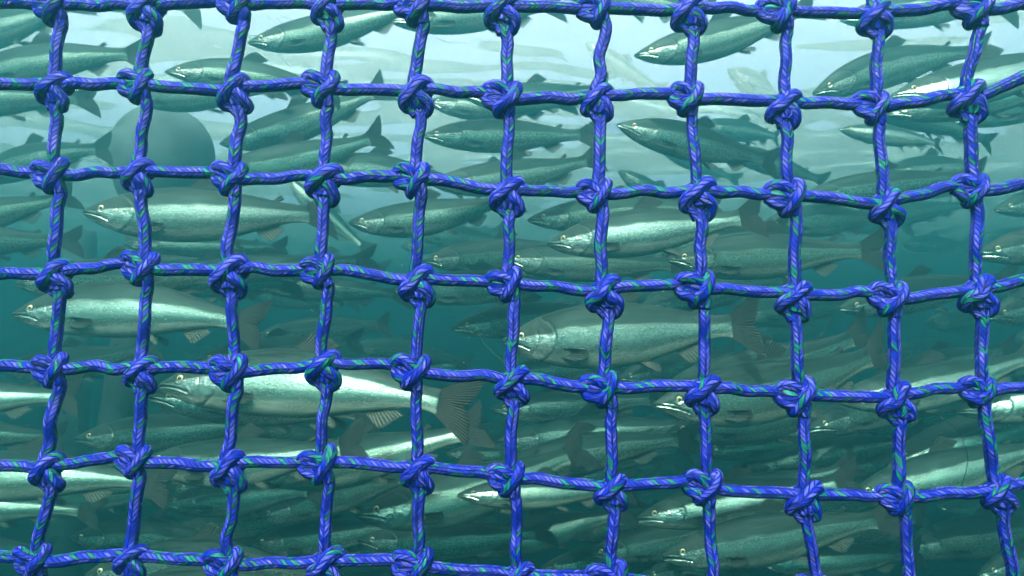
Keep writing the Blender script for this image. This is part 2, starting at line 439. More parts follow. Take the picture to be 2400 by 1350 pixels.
# the cut end that sticks out of the knot at the right edge
e = tube([(2278, 236, -4), (2310, 222, -2), (2345, 205, 0), (2384, 187, 2), (2398, 180, 2)], [13, 13, 13, 14.5, 16], 2.0, 24, 3, .1, .075)
net_part('rope_end', [e])

# ------------------------------------------------------------------ salmon
PS  = np.array([0, .006, .015, .03, .05, .08, .12, .17, .225, .30, .38, .45, .52, .60, .68, .75, .81, .85, .885])
PT  = np.array([.0015, .009, .014, .022, .032, .046, .062, .078, .090, .101, .106, .105, .099, .086, .069, .053, .042, .038, .040])
PB  = np.array([-.006, -.013, -.018, -.028, -.040, -.055, -.071, -.086, -.098, -.109, -.114, -.113, -.106, -.090, -.069, -.050, -.039, -.036, -.040])
PW  = np.array([.001, .008, .013, .020, .027, .035, .044, .051, .056, .060, .061, .060, .056, .047, .036, .026, .017, .012, .006])
def smooth_interp(s, A):
    # monotone-ish: sample densely, smooth by cubic Hermite
    m = np.gradient(A, PS)
    i = np.clip(np.searchsorted(PS, s, side='right') - 1, 0, len(PS) - 2)
    h = PS[i + 1] - PS[i]; t = (s - PS[i]) / h
    return (2 * t**3 - 3 * t**2 + 1) * A[i] + (t**3 - 2 * t**2 + t) * h * m[i] + (-2 * t**3 + 3 * t**2) * A[i + 1] + (t**3 - t**2) * h * m[i + 1]
top = lambda s: smooth_interp(s, PT); bot = lambda s: smooth_interp(s, PB); wid = lambda s: smooth_interp(s, PW)

def make_warp(lat, ver, ph=0.0):
    S = np.linspace(-.05, 1.1, 400)
    g = np.clip((S - .28) / .72, 0, None)
    al = lat * g ** 1.5 * (1 if not ph else np.cos(ph * g * 1.0)) - .12 * lat * np.clip(.28 - S, 0, None) / .28
    av = ver * (g ** 1.2) - ver * .45 * np.clip((.42 - S) / .42, 0, None)
    ds = S[1] - S[0]
    dx, dy, dz = np.cos(al) * np.cos(av), np.sin(al) * np.cos(av), np.sin(av)
    P = np.stack([np.cumsum(dx), np.cumsum(dy), np.cumsum(dz)], -1) * ds
    i0 = np.searchsorted(S, 0); P -= P[i0]
    e = np.array([np.interp(1.0, S, P[:, i]) for i in range(3)])
    # turn so that snout-tail runs along +x in side view
    T = np.stack([dx, dy, dz], -1)
    a = math.atan2(e[2], e[0])
    Rm = np.array([[math.cos(a), 0, math.sin(a)], [0, 1, 0], [-math.sin(a), 0, math.cos(a)]])
    P = P @ Rm.T; T = T @ Rm.T
    N = np.cross(np.array([0, 0, 1.0]), T); N /= np.linalg.norm(N, axis=1)[:, None]
    B = np.cross(T, N)
    ln = math.hypot(e[0], e[2])
    def w(V):
        V = np.asarray(V, float); s = V[:, 0]
        q = lambda A: np.stack([np.interp(s, S, A[:, i]) for i in range(3)], -1)
        X = q(P) + V[:, 1:2] * q(N) + V[:, 2:3] * q(B)
        X[:, 0] -= .45
        return X
    return w, ln

def polydist(s, z, P):
    d = np.full(s.shape, 9.0)
    for (a, b), (c, e) in zip(P[:-1], P[1:]):
        vx, vz = c - a, e - b
        t = np.clip(((s - a) * vx + (z - b) * vz) / (vx * vx + vz * vz), 0, 1)
        d = np.minimum(d, np.hypot(s - a - t * vx, z - b - t * vz))
    return d

def body_mesh(warp, gape=0.0):
    s = np.concatenate([np.linspace(.0, .012, 8, endpoint=False), np.linspace(.012, .25, 96, endpoint=False), np.linspace(.25, .885, 84)])
    n = 84
    th = np.linspace(0, 2 * np.pi, n, endpoint=False)
    S, TH = np.meshgrid(s, th, indexing='ij')
    t, b, w = top(S), bot(S), wid(S)
    zc = (t + b) / 2 * .6 - .18 * (t - b) * np.clip(S / .1, 0, 1) * .5 + .002 * (1 - np.clip(S / .1, 0, 1))
    c, sn = np.cos(TH), np.sin(TH)
    ex = .92
    cz = np.sign(sn) * np.abs(sn) ** ex; cyy = np.sign(c) * np.abs(c) ** ex
    z = np.where(sn > 0, zc + (t - zc) * cz, zc + (zc - b) * cz)
    y = w * cyy * (1 - .10 * np.clip(sn, 0, 1))
    # mouth, gill cover, eye socket
    mouth = [(-.01, -.004), (.02, -.004), (.05, -.009), (.085, -.019), (.118, -.034)]
    dm = polydist(S, z, mouth)
    maxil = [(.035, .004), (.07, -.002), (.10, -.016), (.124, -.038)]
    dx = polydist(S, z, maxil)
    gill = [(.168, .064), (.196, .052), (.217, .028), (.224, 0), (.218, -.028), (.200, -.052), (.17, -.072), (.13, -.077)]
    dg = polydist(S, z, gill)
    pre = [(.150, .030), (.158, .0), (.152, -.030), (.125, -.048)]
    dp = polydist(S, z, pre)
    jaw = [(.02, -.020), (.06, -.032), (.11, -.056), (.16, -.078)]
    dj = polydist(S, z, jaw)
    de = np.hypot(S - .088, z - .014)
    side = np.clip(np.abs(cyy) * 2.2, 0, 1)
    ins = lambda x0, x1: np.clip((S - x0) / (x1 - x0), 0, 1)
    inside_g = S < np.interp(z, [-.08, -.052, -.028, 0, .028, .052, .064], [.14, .200, .218, .224, .217, .196, .168])
    dy = -.0050 * np.exp(-(dm / .0026) ** 2) + .0014 * np.exp(-((dm - .006) / .004) ** 2)
    dy += -.0016 * np.exp(-(dx / .002) ** 2)
    dy += -.0040 * np.exp(-(dg / .0030) ** 2) + np.where(inside_g, .0028 * np.exp(-(dg / .016) ** 2), 0)
    dy += -.0014 * np.exp(-(dp / .0025) ** 2) - .0012 * np.exp(-(dj / .0025) ** 2)
    dy += .0016 * np.exp(-((de - .017) / .004) ** 2) - .0035 * np.exp(-(de / .011) ** 2)
    y = y + np.sign(cyy) * dy * side * np.clip(w / .02, 0, 1)
    if gape:  # lower jaw dropped a little
        low = (z < np.interp(S, [p[0] for p in mouth], [p[1] for p in mouth])) & (S < .12)
        z = np.where(low, z - gape * (1 - S / .12), z)
    V = np.stack([S, y, z], -1).reshape(-1, 3)
    zn = np.where(z > 0, z / t, -z / b)
    groove = np.maximum.reduce([np.exp(-(dm / .0034) ** 2), .6 * np.exp(-(dg / .0024) ** 2), .4 * np.exp(-(dp / .002) ** 2), .35 * np.exp(-(dj / .002) ** 2), .35 * np.exp(-(dx / .002) ** 2), .5 * np.exp(-(de / .014) ** 4)]) * side
    head = np.clip((inside_g * 1.0), 0, 1)
    m = len(s)
    V = np.vstack([warp(V), warp([[-.002, 0, -.002]]), warp([[.886, 0, 0]])])
    ap = lambda A, f: np.concatenate([A.ravel(), f])
    att = {'skin': np.vstack([np.stack([S, zn, np.abs(y) / .06], -1).reshape(-1, 3), [[0, 0, 0], [.885, 0, 0]]]),
           'ang': ap(np.where(TH > np.pi, TH - 2 * np.pi, TH), [0, 0]), 'groove': ap(groove, [.3, 0]), 'head': ap(head, [1, 0])}
    i, j = np.meshgrid(np.arange(m - 1), np.arange(n), indexing='ij')
    a = i * n + j; bq = i * n + (j + 1) % n
    Fc = np.stack([a, a + n, bq + n, bq], -1).reshape(-1, 4)
    c0, c1 = m * n, m * n + 1; jj = np.arange(0, n, 2)
    cap0 = np.stack([np.full(len(jj), c0), jj, (jj + 1) % n, (jj + 2) % n], -1)
    cap1 = np.stack([np.full(len(jj), c1), (m - 1) * n + (jj + 2) % n, (m - 1) * n + (jj + 1) % n, (m - 1) * n + jj], -1)
    return V, np.vstack([Fc, cap0, cap1]), att

def fin_mesh(warp, base, tip, rays, nv=9, thick=.0016, curl=0.0, fray=.004, bow=0.0):
    """closed thin blade between a base line and a tip line; base/tip: lists of (s,y,z)"""
    nu = rays * 4 + 1
    t = np.linspace(0, 1, nu); tv = np.linspace(0, 1, nv)
    li = lambda P: np.stack([np.interp(t, np.linspace(0, 1, len(P)), np.array(P)[:, i]) for i in range(3)], -1)
    Bp, Tp = li(base), li(tip)
    dirn = Tp - Bp; ln = np.linalg.norm(dirn, axis=1)[:, None]
    Tp = Tp + dirn / (ln + 1e-9) * (fray * np.cos(t * rays * 2 * np.pi) + fray * .6 * rng.normal(0, 1, nu))[:, None]
    G = Bp[:, None] + (Tp - Bp)[:, None] * tv[None, :, None]
    # blade normal
    du = np.gradient(G, axis=0); dv = np.gradient(G, axis=1); nrm = np.cross(du, dv); nrm /= np.linalg.norm(nrm, axis=2)[..., None] + 1e-12
    th = thick * (1.15 - .8 * tv)[None, :, None] * (1 + .35 * np.cos(t * rays * 2 * np.pi))[:, None, None]
    G = G + nrm * (curl * (tv[None, :] ** 2) * np.sin(t * 2.6 + .5)[:, None])[..., None] + nrm * (bow * np.sin(np.pi * t)[:, None] * tv[None, :])[..., None]
    A = (G + nrm * th).reshape(-1, 3); Bk = (G - nrm * th).reshape(-1, 3)
    i, j = np.meshgrid(np.arange(nu - 1), np.arange(nv - 1), indexing='ij')
    a = i * nv + j
    f1 = np.stack([a, a + nv, a + nv + 1, a + 1], -1).reshape(-1, 4); N = nu * nv
    f2 = f1[:, ::-1] + N
    jj = np.arange(nv - 1); ii = np.arange(nu - 1)
    e = []
    e.append(np.stack([jj, jj + 1, jj + 1 + N, jj + N], -1))
    o = (nu - 1) * nv; e.append(np.stack([o + jj + N, o + jj + 1 + N, o + jj + 1, o + jj], -1))
    e.append(np.stack([ii * nv + nv - 1, (ii + 1) * nv + nv - 1, (ii + 1) * nv + nv - 1 + N, ii * nv + nv - 1 + N], -1))
    uv = np.stack(np.broadcast_arrays((t * rays)[:, None], tv[None, :], 0 * tv[None, :]), -1).reshape(-1, 3)
    return warp(np.vstack([A, Bk])), np.vstack([f1, f2] + e), {'fin_uv': np.vstack([uv, uv])}

def ball(c, r, ax, n=16, m=10):
    th = np.linspace(0, np.pi, m + 1)[1:-1]; ph = np.linspace(0, 2 * np.pi, n, endpoint=False)
    T, P = np.meshgrid(th, ph, indexing='ij')
    V = np.stack([r[0] * np.sin(T) * np.cos(P), r[1] * np.cos(T), r[2] * np.sin(T) * np.sin(P)], -1).reshape(-1, 3)
    k = len(V); V = np.vstack([V, [[0, r[1], 0]], [[0, -r[1], 0]]]) + np.array(c)
    i, j = np.meshgrid(np.arange(m - 2), np.arange(n), indexing='ij'); a = i * n + j; b = i * n + (j + 1) % n
    Fc = np.stack([a, b, b + n, a + n], -1).reshape(-1, 4); jj = np.arange(0, n, 2)
    Fc = np.vstack([Fc, np.stack([np.full(len(jj), k), (jj + 2) % n, (jj + 1) % n, jj], -1),
                    np.stack([np.full(len(jj), k + 1), (m - 2) * n + jj, (m - 2) * n + (jj + 1) % n, (m - 2) * n + (jj + 2) % n], -1)])
    return V, Fc, {}

def salmon_kit(lat, ver, ph=0.0, gape=0.0, spread=1.0):
    """list of (name, mesh data, children) sharing one warp"""
    w, ln = make_warp(lat, ver, ph)
    kit = []
    def M(name, data, mat):
        o = mesh(name, data[0], data[1], mat, attrs=data[2]); me = o.data; bpy.data.objects.remove(o); return me
    kit.append(('body', M('body', body_mesh(w, gape), M_SKIN), []))
    for sd in (1, -1):
        s, z = .088, .014
        y = (wid(np.array([s]))[0] * .93 - .0035)
        e = ball((s, sd * y, z), (.0115, .0056, .0115), 1); e = (w(e[0]), e[1], {})
        p = ball((s - .0005, sd * (y + .0028), z), (.0066, .0046, .0066), 1); p = (w(p[0]), p[1], {})
        kit.append(('eye', M('eye', e, M_IRIS), [('pupil', M('pupil', p, M_PUPIL))]))
    # tail fin
    tt = np.linspace(-1, 1, 41)
    base = [(.872 + .012 * (1 - abs(q)), 0, .036 * q) for q in tt]
    tip = [(.905 + .095 * abs(q) ** .75 * (1 - .04 * (q > 0)) + (.050 * (1 - abs(q) ** 1.2)), 0, (.112 * spread) * np.sign(q) * abs(q) ** .95) for q in tt]
    kit.append(('tail_fin', M('tail_fin', fin_mesh(w, base, tip, 22, 12, .0022, curl=.012, fray=.0035), M_TAIL), []))
    f = lambda s0, s1, n=9: np.linspace(s0, s1, n)
    # dorsal fin
    ss = f(.405, .515)
    base = [(s, 0, top(np.array([s]))[0] - .005) for s in ss]
    tip = [(s + .050 - .01 * k, 0, top(np.array([s]))[0] + h) for k, (s, h) in enumerate(zip(ss, [.008, .040, .060, .060, .050, .042, .034, .028, .022]))]
    tip = [(ss[i] + [.018, .034, .048, .052, .052, .050, .048, .046, .044][i], 0, p[2]) for i, p in enumerate(tip)]
    kit.append(('dorsal_fin', M('dorsal_fin', fin_mesh(w, base, tip, 11, 8, .0016, curl=.006, fray=.002), M_FIN), []))
    ss = f(.735, .757, 5)
    base = [(s, 0, top(np.array([s]))[0] - .004) for s in ss]
    tip = [(s + .030, 0, top(np.array([s]))[0] + h) for s, h in zip(ss, [.012, .021, .022, .015, .006])]
    kit.append(('adipose_fin', M('adipose_fin', fin_mesh(w, base, tip, 3, 6, .0022, fray=.0), M_FIN), []))
    ss = f(.665, .755)
    base = [(s, 0, bot(np.array([s]))[0] + .005) for s in ss]
    tip = [(ss[i] + [.015, .03, .038, .042, .042, .042, .04, .038, .036][i], 0, bot(np.array([ss[i]]))[0] - [.008, .034, .048, .046, .038, .030, .024, .018, .014][i]) for i in range(9)]
    kit.append(('anal_fin', M('anal_fin', fin_mesh(w, base, tip, 10, 8, .0015, curl=-.006, fray=.002), M_PALE), []))
    for sd in (1, -1):
        ss = f(.525, .548, 5)
        base = [(s, sd * (.020 - .003 * i), bot(np.array([s]))[0] + .010) for i, s in enumerate(ss)]
        tip = [(ss[i] + [.030, .058, .066, .062, .050][i], sd * (.030 + .004 * i), bot(np.array([ss[i]]))[0] - [.012, .030, .030, .020, .008][i]) for i in range(5)]
        kit.append(('pelvic_fin', M('pelvic_fin', fin_mesh(w, base, tip, 7, 7, .0014, curl=.004 * sd, fray=.002), M_PALE), []))
    for sd in (1, -1):
        bz = [-.036, -.042, -.048, -.054, -.060]
        base = [(.220 - .002 * i, sd * (.046 - .0035 * i), z) for i, z in enumerate(bz)]
        tip = [(.220 + [.060, .112, .118, .100, .060][i], sd * (.066 - .000 * i + .006), [-.036, -.046, -.060, -.070, -.074][i] - .006) for i in range(5)]
        kit.append(('pectoral_fin', M('pectoral_fin', fin_mesh(w, base, tip, 8, 8, .0018, curl=.006 * sd, fray=.002), M_FIN), []))
    return kit, ln

KITS = {
 'st': salmon_kit(.05, 0), 'lt': salmon_kit(.45, 0), 'rt': salmon_kit(-.45, 0), 'sw': salmon_kit(.9, .0, 2.6),
 'ws': salmon_kit(-.9, .0, 2.6), 'up': salmon_kit(.1, .22), 'dn': salmon_kit(-.1, -.26), 'gp': salmon_kit(-.15, 0, 0, .010),
 's2': salmon_kit(.3, .05), 's3': salmon_kit(-.3, -.05), 's4': salmon_kit(.6, -.08, 1.8),
 'g2': salmon_kit(.35, .06, 0, .006, .85),
}

# knot grid lookup for wording
WORD = ['first', 'second', 'third', 'fourth', 'fifth', 'sixth', 'seventh', 'eighth', 'ninth', 'tenth', 'eleventh', 'twelfth']
def cell(x, y):
    x = min(max(x, 5), 2395); y = min(max(y, 5), 1345)
    rr = 0
    for r in range(1, NR - 1):
        row = NODES[r]; yy = np.interp(x, [p[0] for p in row], [p[1] for p in row])
        if y > yy: rr = r
    cc = 0
    for c in range(1, NC - 1):
        colp = [NODES[r][c] for r in range(NR)]; xx = np.interp(y, [p[1] for p in colp], [p[0] for p in colp])
        if x > xx: cc = c
    return rr, cc      # row 1 = first full row of openings, col 0 = openings cut by the left edge

FISH = []
def fish(xs, ys, xt, yt, L=.62, h=1.0, yaw=0, roll=0, kit='st', look='silvery'):
    FISH.append((xs, ys, xt, yt, L, h, yaw, roll, kit, look))
# top
fish(-190,100,232,12,.62,.95,0,12,'up','pale blurred')
fish(-110,195,350,125,.62,.9,0,12,'dn','arched pale')
fish(60,-60,492,28,.74,1,0,12,'st','shadowed')
fish(387,168,800,215,.60,.85,5,12,'dn','slender pale')
fish(290,222,690,225,.66,.8,0,12,'up','flat bellied grey')
fish(-235,240,208,222,.64,.95,0,12,'st','grey green')
fish(582,100,1010,15,.60,.88,0,12,'up','round snouted grey')
fish(915,50,1335,-30,.62,.95,0,12,'st','dark bellied')
fish(1370,97,1562,195,.60,1.0,20,12,'rt','small grey climbing')
fish(1300,-30,1650,60,.62,1,0,12,'st','shadowed')
fish(1487,130,1908,20,.60,.95,0,12,'up','grey blunt headed')
fish(1705,163,1915,208,.62,1.15,35,12,'lt','blunt')
fish(1970,48,2350,50,.64,1.05,0,12,'dn','dull teal')
fish(1905,220,2322,118,.66,1.0,0,12,'dn','dim slender')
fish(2088,226,2610,85,.66,.95,0,-6,'up','bright backed')
fish(2074,268,2490,222,.66,.85,0,12,'st','grey')
fish(1967,303,2264,320,.64,.8,0,-6,'st','bright cheeked')
fish(2235,285,2640,190,.76,.95,0,12,'st','dark')
fish(1960,230,2382,330,.85,.6,0,12,'lt','very faint thin')
# second band
fish(516,337,910,192,.66,.95,0,12,'up','arched grey')
fish(488,405,895,290,.60,1.0,0,12,'up','pale backed')
fish(690,400,1090,425,.66,.95,0,7,'dn','humped grey')
fish(990,318,1402,312,.68,.9,0,12,'sw','blunt headed grey')
fish(1000,238,1345,252,.68,.9,0,12,'up','dim')
fish(1085,225,1445,186,.66,.9,0,12,'up','pale')
fish(1004,428,1432,345,.62,.9,0,9,'up','grey green')
fish(1447,292,1865,368,.62,.98,0,12,'st','round headed teal')
fish(1630,292,1890,300,.66,.9,20,12,'lt','hazy')
fish(1448,398,1650,500,.60,.95,20,5,'rt','small dim climbing')
fish(1690,345,1970,420,.62,.9,10,7,'st','small grey')
fish(1540,340,1748,412,.70,.85,20,12,'rt','very hazy')
fish(2066,405,2342,372,.64,1.15,8,-1,'st','deep bodied dark')
fish(2040,515,2272,480,.72,1.0,0,5,'st','hazy')
fish(2120,455,2340,415,.66,.95,10,5,'lt','hazy grey')
fish(2330,492,2690,420,.68,.95,0,7,'st','dark headed')
fish(1778,527,2128,508,.70,1.05,0,7,'st','dim')
fish(1563,608,2018,590,.62,1.08,0,8,'sw','golden eyed teal')
fish(2115,572,2280,572,.72,1.2,10,8,'st','faint little')
fish(2285,595,2760,515,.66,1.05,0,10,'gp','dim large headed')
fish(2080,665,2300,672,.80,1.1,10,5,'st','faint')
# left middle
fish(195,497,768,488,.66,1.08,0,2,'st','large pale')
fish(-245,520,170,450,.62,.95,0,8,'up','grey')
fish(-265,572,183,568,.62,.85,0,12,'st','pale backed')
fish(-70,425,308,362,.70,.95,0,7,'dn','thin backed hazy')
fish(290,572,662,578,.68,.72,0,7,'sw','small pale tailed')
fish(125,648,560,612,.72,.85,0,10,'st','dark backed')
fish(390,640,880,605,.78,.6,0,11,'st','hidden dark')
fish(38,665,590,655,.66,.85,0,11,'st','dusky')
fish(300,640,712,668,.70,.95,0,9,'lt','yellow bellied')
fish(30,738,622,770,.62,1.08,0,-4,'dn','large bright bellied')
fish(5,862,400,800,.64,.95,0,10,'up','shadowed grey')
fish(-400,940,142,948,.66,.95,0,-13,'st','bright tailed')
fish(-130,935,168,935,.75,.8,0,-4,'lt','dim small tailed')
fish(580,690,834,700,.66,1.1,10,9,'rt','small round')
fish(560,655,968,692,.72,.80,0,5,'st','dark flat')
fish(640,625,905,632,.68,.95,10,5,'dn','small dark backed')
fish(672,415,848,592,.60,.9,15,-7,'rt','steep bright backed')
fish(603,787,908,762,.66,1.05,0,8,'sw','humped teal')
fish(462,842,842,806,.68,.85,0,11,'st','dusky long')
fish(815,815,1100,862,.72,.95,8,12,'dn','pale streaked')
fish(900,868,1108,850,.76,.85,0,-3,'sw','dim')
# centre
fish(818,522,1222,462,.62,.98,0,7,'up','sharp eyed grey')
fish(955,538,1195,568,.66,1.15,8,8,'rt','hazy')
fish(990,610,1400,585,.68,.95,0,11,'st','dark eyed')
fish(1238,514,1672,492,.68,.88,0,11,'gp','dark')
fish(1283,572,1752,515,.60,1.05,0,1,'sw','pale banded')
fish(1178,606,1610,622,.66,.95,0,7,'st','thick lipped grey')
fish(925,680,1340,655,.66,.95,0,10,'st','dark spotted')
fish(1060,768,1450,722,.66,1.0,0,9,'gp','open eyed dark')
fish(1178,800,1745,755,.62,1.22,0,-1,'sw','largest deep bodied')
fish(1448,887,1770,830,.66,1.1,0,5,'lt','blunt teal')
fish(1512,702,1780,682,.70,1.05,0,5,'gp','little dim teal')
fish(1713,737,2020,712,.70,1.1,0,6,'st','hazy snubnosed')
fish(1763,787,1960,760,.74,1.1,8,8,'rt','small faint')
fish(1555,905,2010,765,.66,1.1,0,8,'up','dark rising')
fish(1533,948,2150,818,.64,1.12,0,0,'up','large gold flecked')
fish(1562,1014,2000,950,.72,1.05,0,-4,'st','hard mouthed dark')
fish(1640,1060,2040,985,.68,.95,0,-13,'st','shiny cheeked')
fish(1893,1006,2320,905,.66,1.0,0,-6,'gp','pale headed')
fish(2020,962,2450,880,.70,.9,0,-5,'st','thin lipped')
fish(1950,935,2462,818,.66,.95,0,-13,'up','bright streaked')
fish(2240,965,2720,870,.66,1.0,0,-13,'st','bright cheeked')
fish(1988,1165,2478,1028,.60,.98,0,-13,'st','large shiny foreground')
fish(2075,1090,2600,940,.76,.95,0,-13,'st','bright sided')
fish(2155,757,2268,772,.80,1.1,20,8,'rt','faint little')
fish(2312,745,2740,640,.66,1.05,0,5,'st','dark broad headed')
# lower left
fish(374,905,1128,945,.66,.98,0,-11,'dn','huge bright silver')
fish(350,930,880,985,.64,.9,0,-1,'gp','shaded open mouthed')
fish(177,1028,640,990,.66,.92,0,-3,'gp','olive headed')
fish(367,1000,800,1015,.67,.85,0,-2,'gp','half hidden')
fish(342,1078,880,1010,.62,.95,0,-13,'up','shining silver')
fish(585,1105,1145,965,.71,.92,0,-13,'up','bright bellied')
fish(-310,1010,118,1042,.66,.9,0,-4,'st','dull')
fish(-265,1140,392,1152,.66,.85,0,-13,'dn','large shining')
fish(-290,1205,190,1235,.64,.8,0,-13,'dn','bright edged')
fish(-240,1260,130,1290,.68,.9,0,-6,'st','dim')
fish(384,1182,790,1130,.66,1.0,0,-13,'st','bright cheeked dark')
fish(160,1262,590,1300,.64,.95,0,-2,'dn','olive')
fish(318,1244,640,1255,.74,.7,0,-6,'dn','thin pale backed')
fish(200,1350,830,1325,.60,.95,0,-7,'dn','speckled backed')
fish(250,1405,900,1370,.56,.9,0,-13,'dn','bright')
fish(602,1213,1000,1100,.64,.95,0,-1,'gp','dusky')
fish(588,1273,990,1210,.66,.9,0,-6,'st','dim pale cheeked')
fish(833,1208,1400,1062,.74,1.05,0,-13,'up','bright faced silver')
fish(1072,1160,1500,1158,.50,.85,0,-13,'st','golden eyed bright')
fish(1110,1140,1672,1045,.80,.82,0,-6,'dn','sunlit backed')
fish(840,1266,1300,1228,.66,.9,0,-6,'g2','dark grinning')
fish(1074,1292,1490,1195,.64,.95,0,-13,'st','shaded silver')
fish(1165,1035,1620,975,.84,.95,0,-5,'st','dark')
fish(1300,1075,1620,1052,.74,.9,0,-5,'st','very dark')
fish(1493,1216,1980,1100,.62,.95,0,-13,'gp','bright gilled')
fish(1570,1170,1990,1068,.66,.8,0,-13,'up','bright backed')
fish(1553,1304,2085,1188,.60,1.0,0,-4,'gp','large dark striped')
fish(1373,1298,1790,1205,.66,.9,0,-4,'g2','hooked mouth dark')
fish(1720,1105,2120,1010,.70,.95,0,-8,'st','dark round headed')
fish(1330,1298,1560,1270,.80,.9,0,-2,'st','faint dark')
fish(1500,1350,1850,1325,.70,.9,0,-3,'st','dark')
fish(2290,1350,2700,1270,.62,.95,0,-13,'st','bright spotted')
fish(590,1170,960,1060,.72,.85,0,-4,'st','deep shadowed')
fish(1150,960,1560,930,.76,.95,0,-2,'sw','faint dark')
fish(1650,1010,1960,1100,.80,.8,0,-6,'rt','dim')
fish(1950,1100,2350,1070,.76,.9,0,-3,'st','deep shadowed')
fish(1800,1290,2260,1240,.76,.9,0,-9,'st','deep shadowed')
fish(2080,1290,2560,1210,.88,.9,0,-8,'st','deep shadowed')
# far off
fish(423,826,615,834,0.83,0.91,-18,12,'ws','blurry distant')
fish(1931,511,2176,525,0.83,1.00,18,8,'sw','blurry distant')
fish(1199,845,1390,834,0.75,1.03,0,12,'sw','murky distant')
fish(1484,672,1655,682,0.86,0.98,-18,9,'ws','smoky distant')
fish(584,1315,797,1326,0.85,0.89,-18,5,'ws','smoky distant')
fish(2296,1024,2470,1044,0.80,1.05,0,-2,'sw','blurry distant')
fish(1009,709,1180,711,0.80,0.90,0,6,'up','smoky distant')
fish(1544,921,1813,942,0.85,0.97,0,2,'lt','blurry distant')
fish(2367,799,2648,753,0.78,0.97,0,12,'rt','ghostly distant')
fish(2167,756,2418,745,0.74,1.06,18,12,'lt','misty distant')
fish(1479,1170,1697,1167,0.78,0.87,0,0,'rt','blurry distant')
fish(786,1186,983,1155,0.77,1.03,0,0,'up','blurry distant')
fish(1351,1118,1606,1090,0.79,0.96,0,-2,'sw','misty distant')
fish(2326,661,2556,621,0.84,1.05,28,11,'lt','murky distant')
fish(1526,692,1813,650,0.76,0.94,28,11,'ws','blurry distant')
fish(672,823,882,834,0.74,0.94,18,5,'lt','blurry distant')
fish(1882,1141,2083,1138,0.83,1.03,-18,-2,'rt','blurry distant')
fish(1480,531,1714,559,0.78,1.02,0,5,'ws','misty distant')
fish(2280,668,2552,664,0.81,1.01,28,5,'rt','smoky distant')
fish(691,1330,958,1355,0.74,0.86,18,4,'rt','fading distant')
fish(1820,1070,2059,1084,0.75,1.07,-18,-1,'sw','smoky distant')
fish(1277,726,1553,680,0.84,1.02,-18,10,'sw','fading distant')
fish(2311,591,2512,597,0.81,1.07,-18,12,'lt','misty distant')
fish(558,1094,838,1068,0.86,0.98,-18,-3,'ws','ghostly distant')
fish(1052,1147,1231,1131,0.74,1.02,18,5,'up','ghostly distant')
fish(1754,803,1944,790,0.75,0.86,18,7,'ws','smoky distant')
fish(1713,693,1983,720,0.83,0.91,0,6,'st','misty distant')
fish(237,874,451,861,0.76,0.99,18,0,'up','fading distant')
fish(1002,1040,1259,1003,0.76,0.87,28,0,'up','misty distant')
fish(1130,1214,1386,1194,0.83,1.00,18,2,'st','murky distant')
fish(2094,823,2301,798,0.76,1.01,28,11,'up','ghostly distant')
fish(285,1278,550,1243,0.86,0.99,28,3,'st','smoky distant')
fish(2193,1185,2456,1185,0.78,0.86,-18,3,'st','murky distant')
fish(2303,549,2474,554,0.81,0.92,-18,12,'sw','ghostly distant')
fish(940,578,1192,540,0.82,1.05,0,9,'sw','murky distant')
fish(588,1045,841,1074,0.84,0.92,-18,0,'sw','fading distant')
fish(1953,1127,2144,1125,0.75,0.91,18,-3,'lt','fading distant')
fish(1021,434,1304,392,0.76,1.09,18,10,'st','murky distant')
fish(1155,1118,1343,1084,0.74,0.95,-18,0,'st','smoky distant')
fish(571,915,756,883,0.75,0.98,0,1,'up','fading distant')
fish(1607,1074,1789,1060,0.85,0.89,-18,2,'up','smoky distant')
# fillers
fish(1966,724,2387,646,0.69,0.97,0,11,'rt','tarnished')
fish(58,1186,367,1185,0.67,0.88,6,-5,'st','sombre')
fish(2036,892,2405,813,0.62,0.85,0,-1,'st','leaden')
fish(2250,1100,2628,1020,0.62,0.98,6,-9,'st','drab')
fish(2217,957,2540,915,0.70,0.96,0,-6,'up','drab')
fish(407,1142,754,1122,0.68,0.99,0,-7,'up','sombre')
fish(2024,1010,2387,954,0.60,0.94,0,-1,'st','leaden')
fish(845,1150,1172,1142,0.66,0.96,14,-1,'dn','drab')
fish(2230,867,2554,843,0.67,0.99,6,4,'st','drab')
fish(1487,726,1857,644,0.69,0.87,-8,12,'st','pewter')
fish(1269,1330,1629,1322,0.62,0.92,14,-9,'st','sombre')
fish(1589,1340,1995,1254,0.72,0.95,14,-4,'sw','drab')
fish(1525,896,1855,851,0.72,0.92,6,1,'st','tarnished')
fish(1459,610,1852,527,0.68,0.90,-8,8,'lt','tarnished')
fish(2006,989,2320,965,0.63,0.95,-8,-1,'dn','sombre')
fish(2096,1272,2476,1229,0.72,0.93,-8,-1,'st','drab')
fish(403,1251,789,1198,0.69,0.99,6,-2,'rt','sombre')
fish(1719,1271,2032,1260,0.72,0.92,6,-9,'st','leaden')
fish(1046,1062,1377,1045,0.67,0.99,6,-7,'up','sombre')
fish(763,1301,1143,1255,0.67,0.90,0,-2,'lt','pewter')
fish(1755,1318,2156,1277,0.65,0.87,-8,-9,'lt','sombre')
fish(870,1226,1196,1199,0.71,0.90,0,-3,'lt','leaden')
fish(2139,1113,2478,1092,0.72,1.00,14,-3,'sw','leaden')
fish(1858,1320,2167,1263,0.60,0.85,6,-5,'lt','drab')
fish(787,1310,1059,1278,0.62,0.90,-8,-5,'rt','pewter')
fish(1559,1240,1924,1171,0.68,0.98,14,-7,'sw','mossy')
fish(137,1136,539,1074,0.61,0.91,0,-7,'rt','sombre')
fish(86,1189,443,1146,0.66,0.91,-8,-4,'dn','tarnished')
fish(1299,1246,1696,1217,0.68,0.91,0,-6,'sw','mossy')
fish(1160,884,1529,826,0.70,0.87,0,5,'rt','sombre')
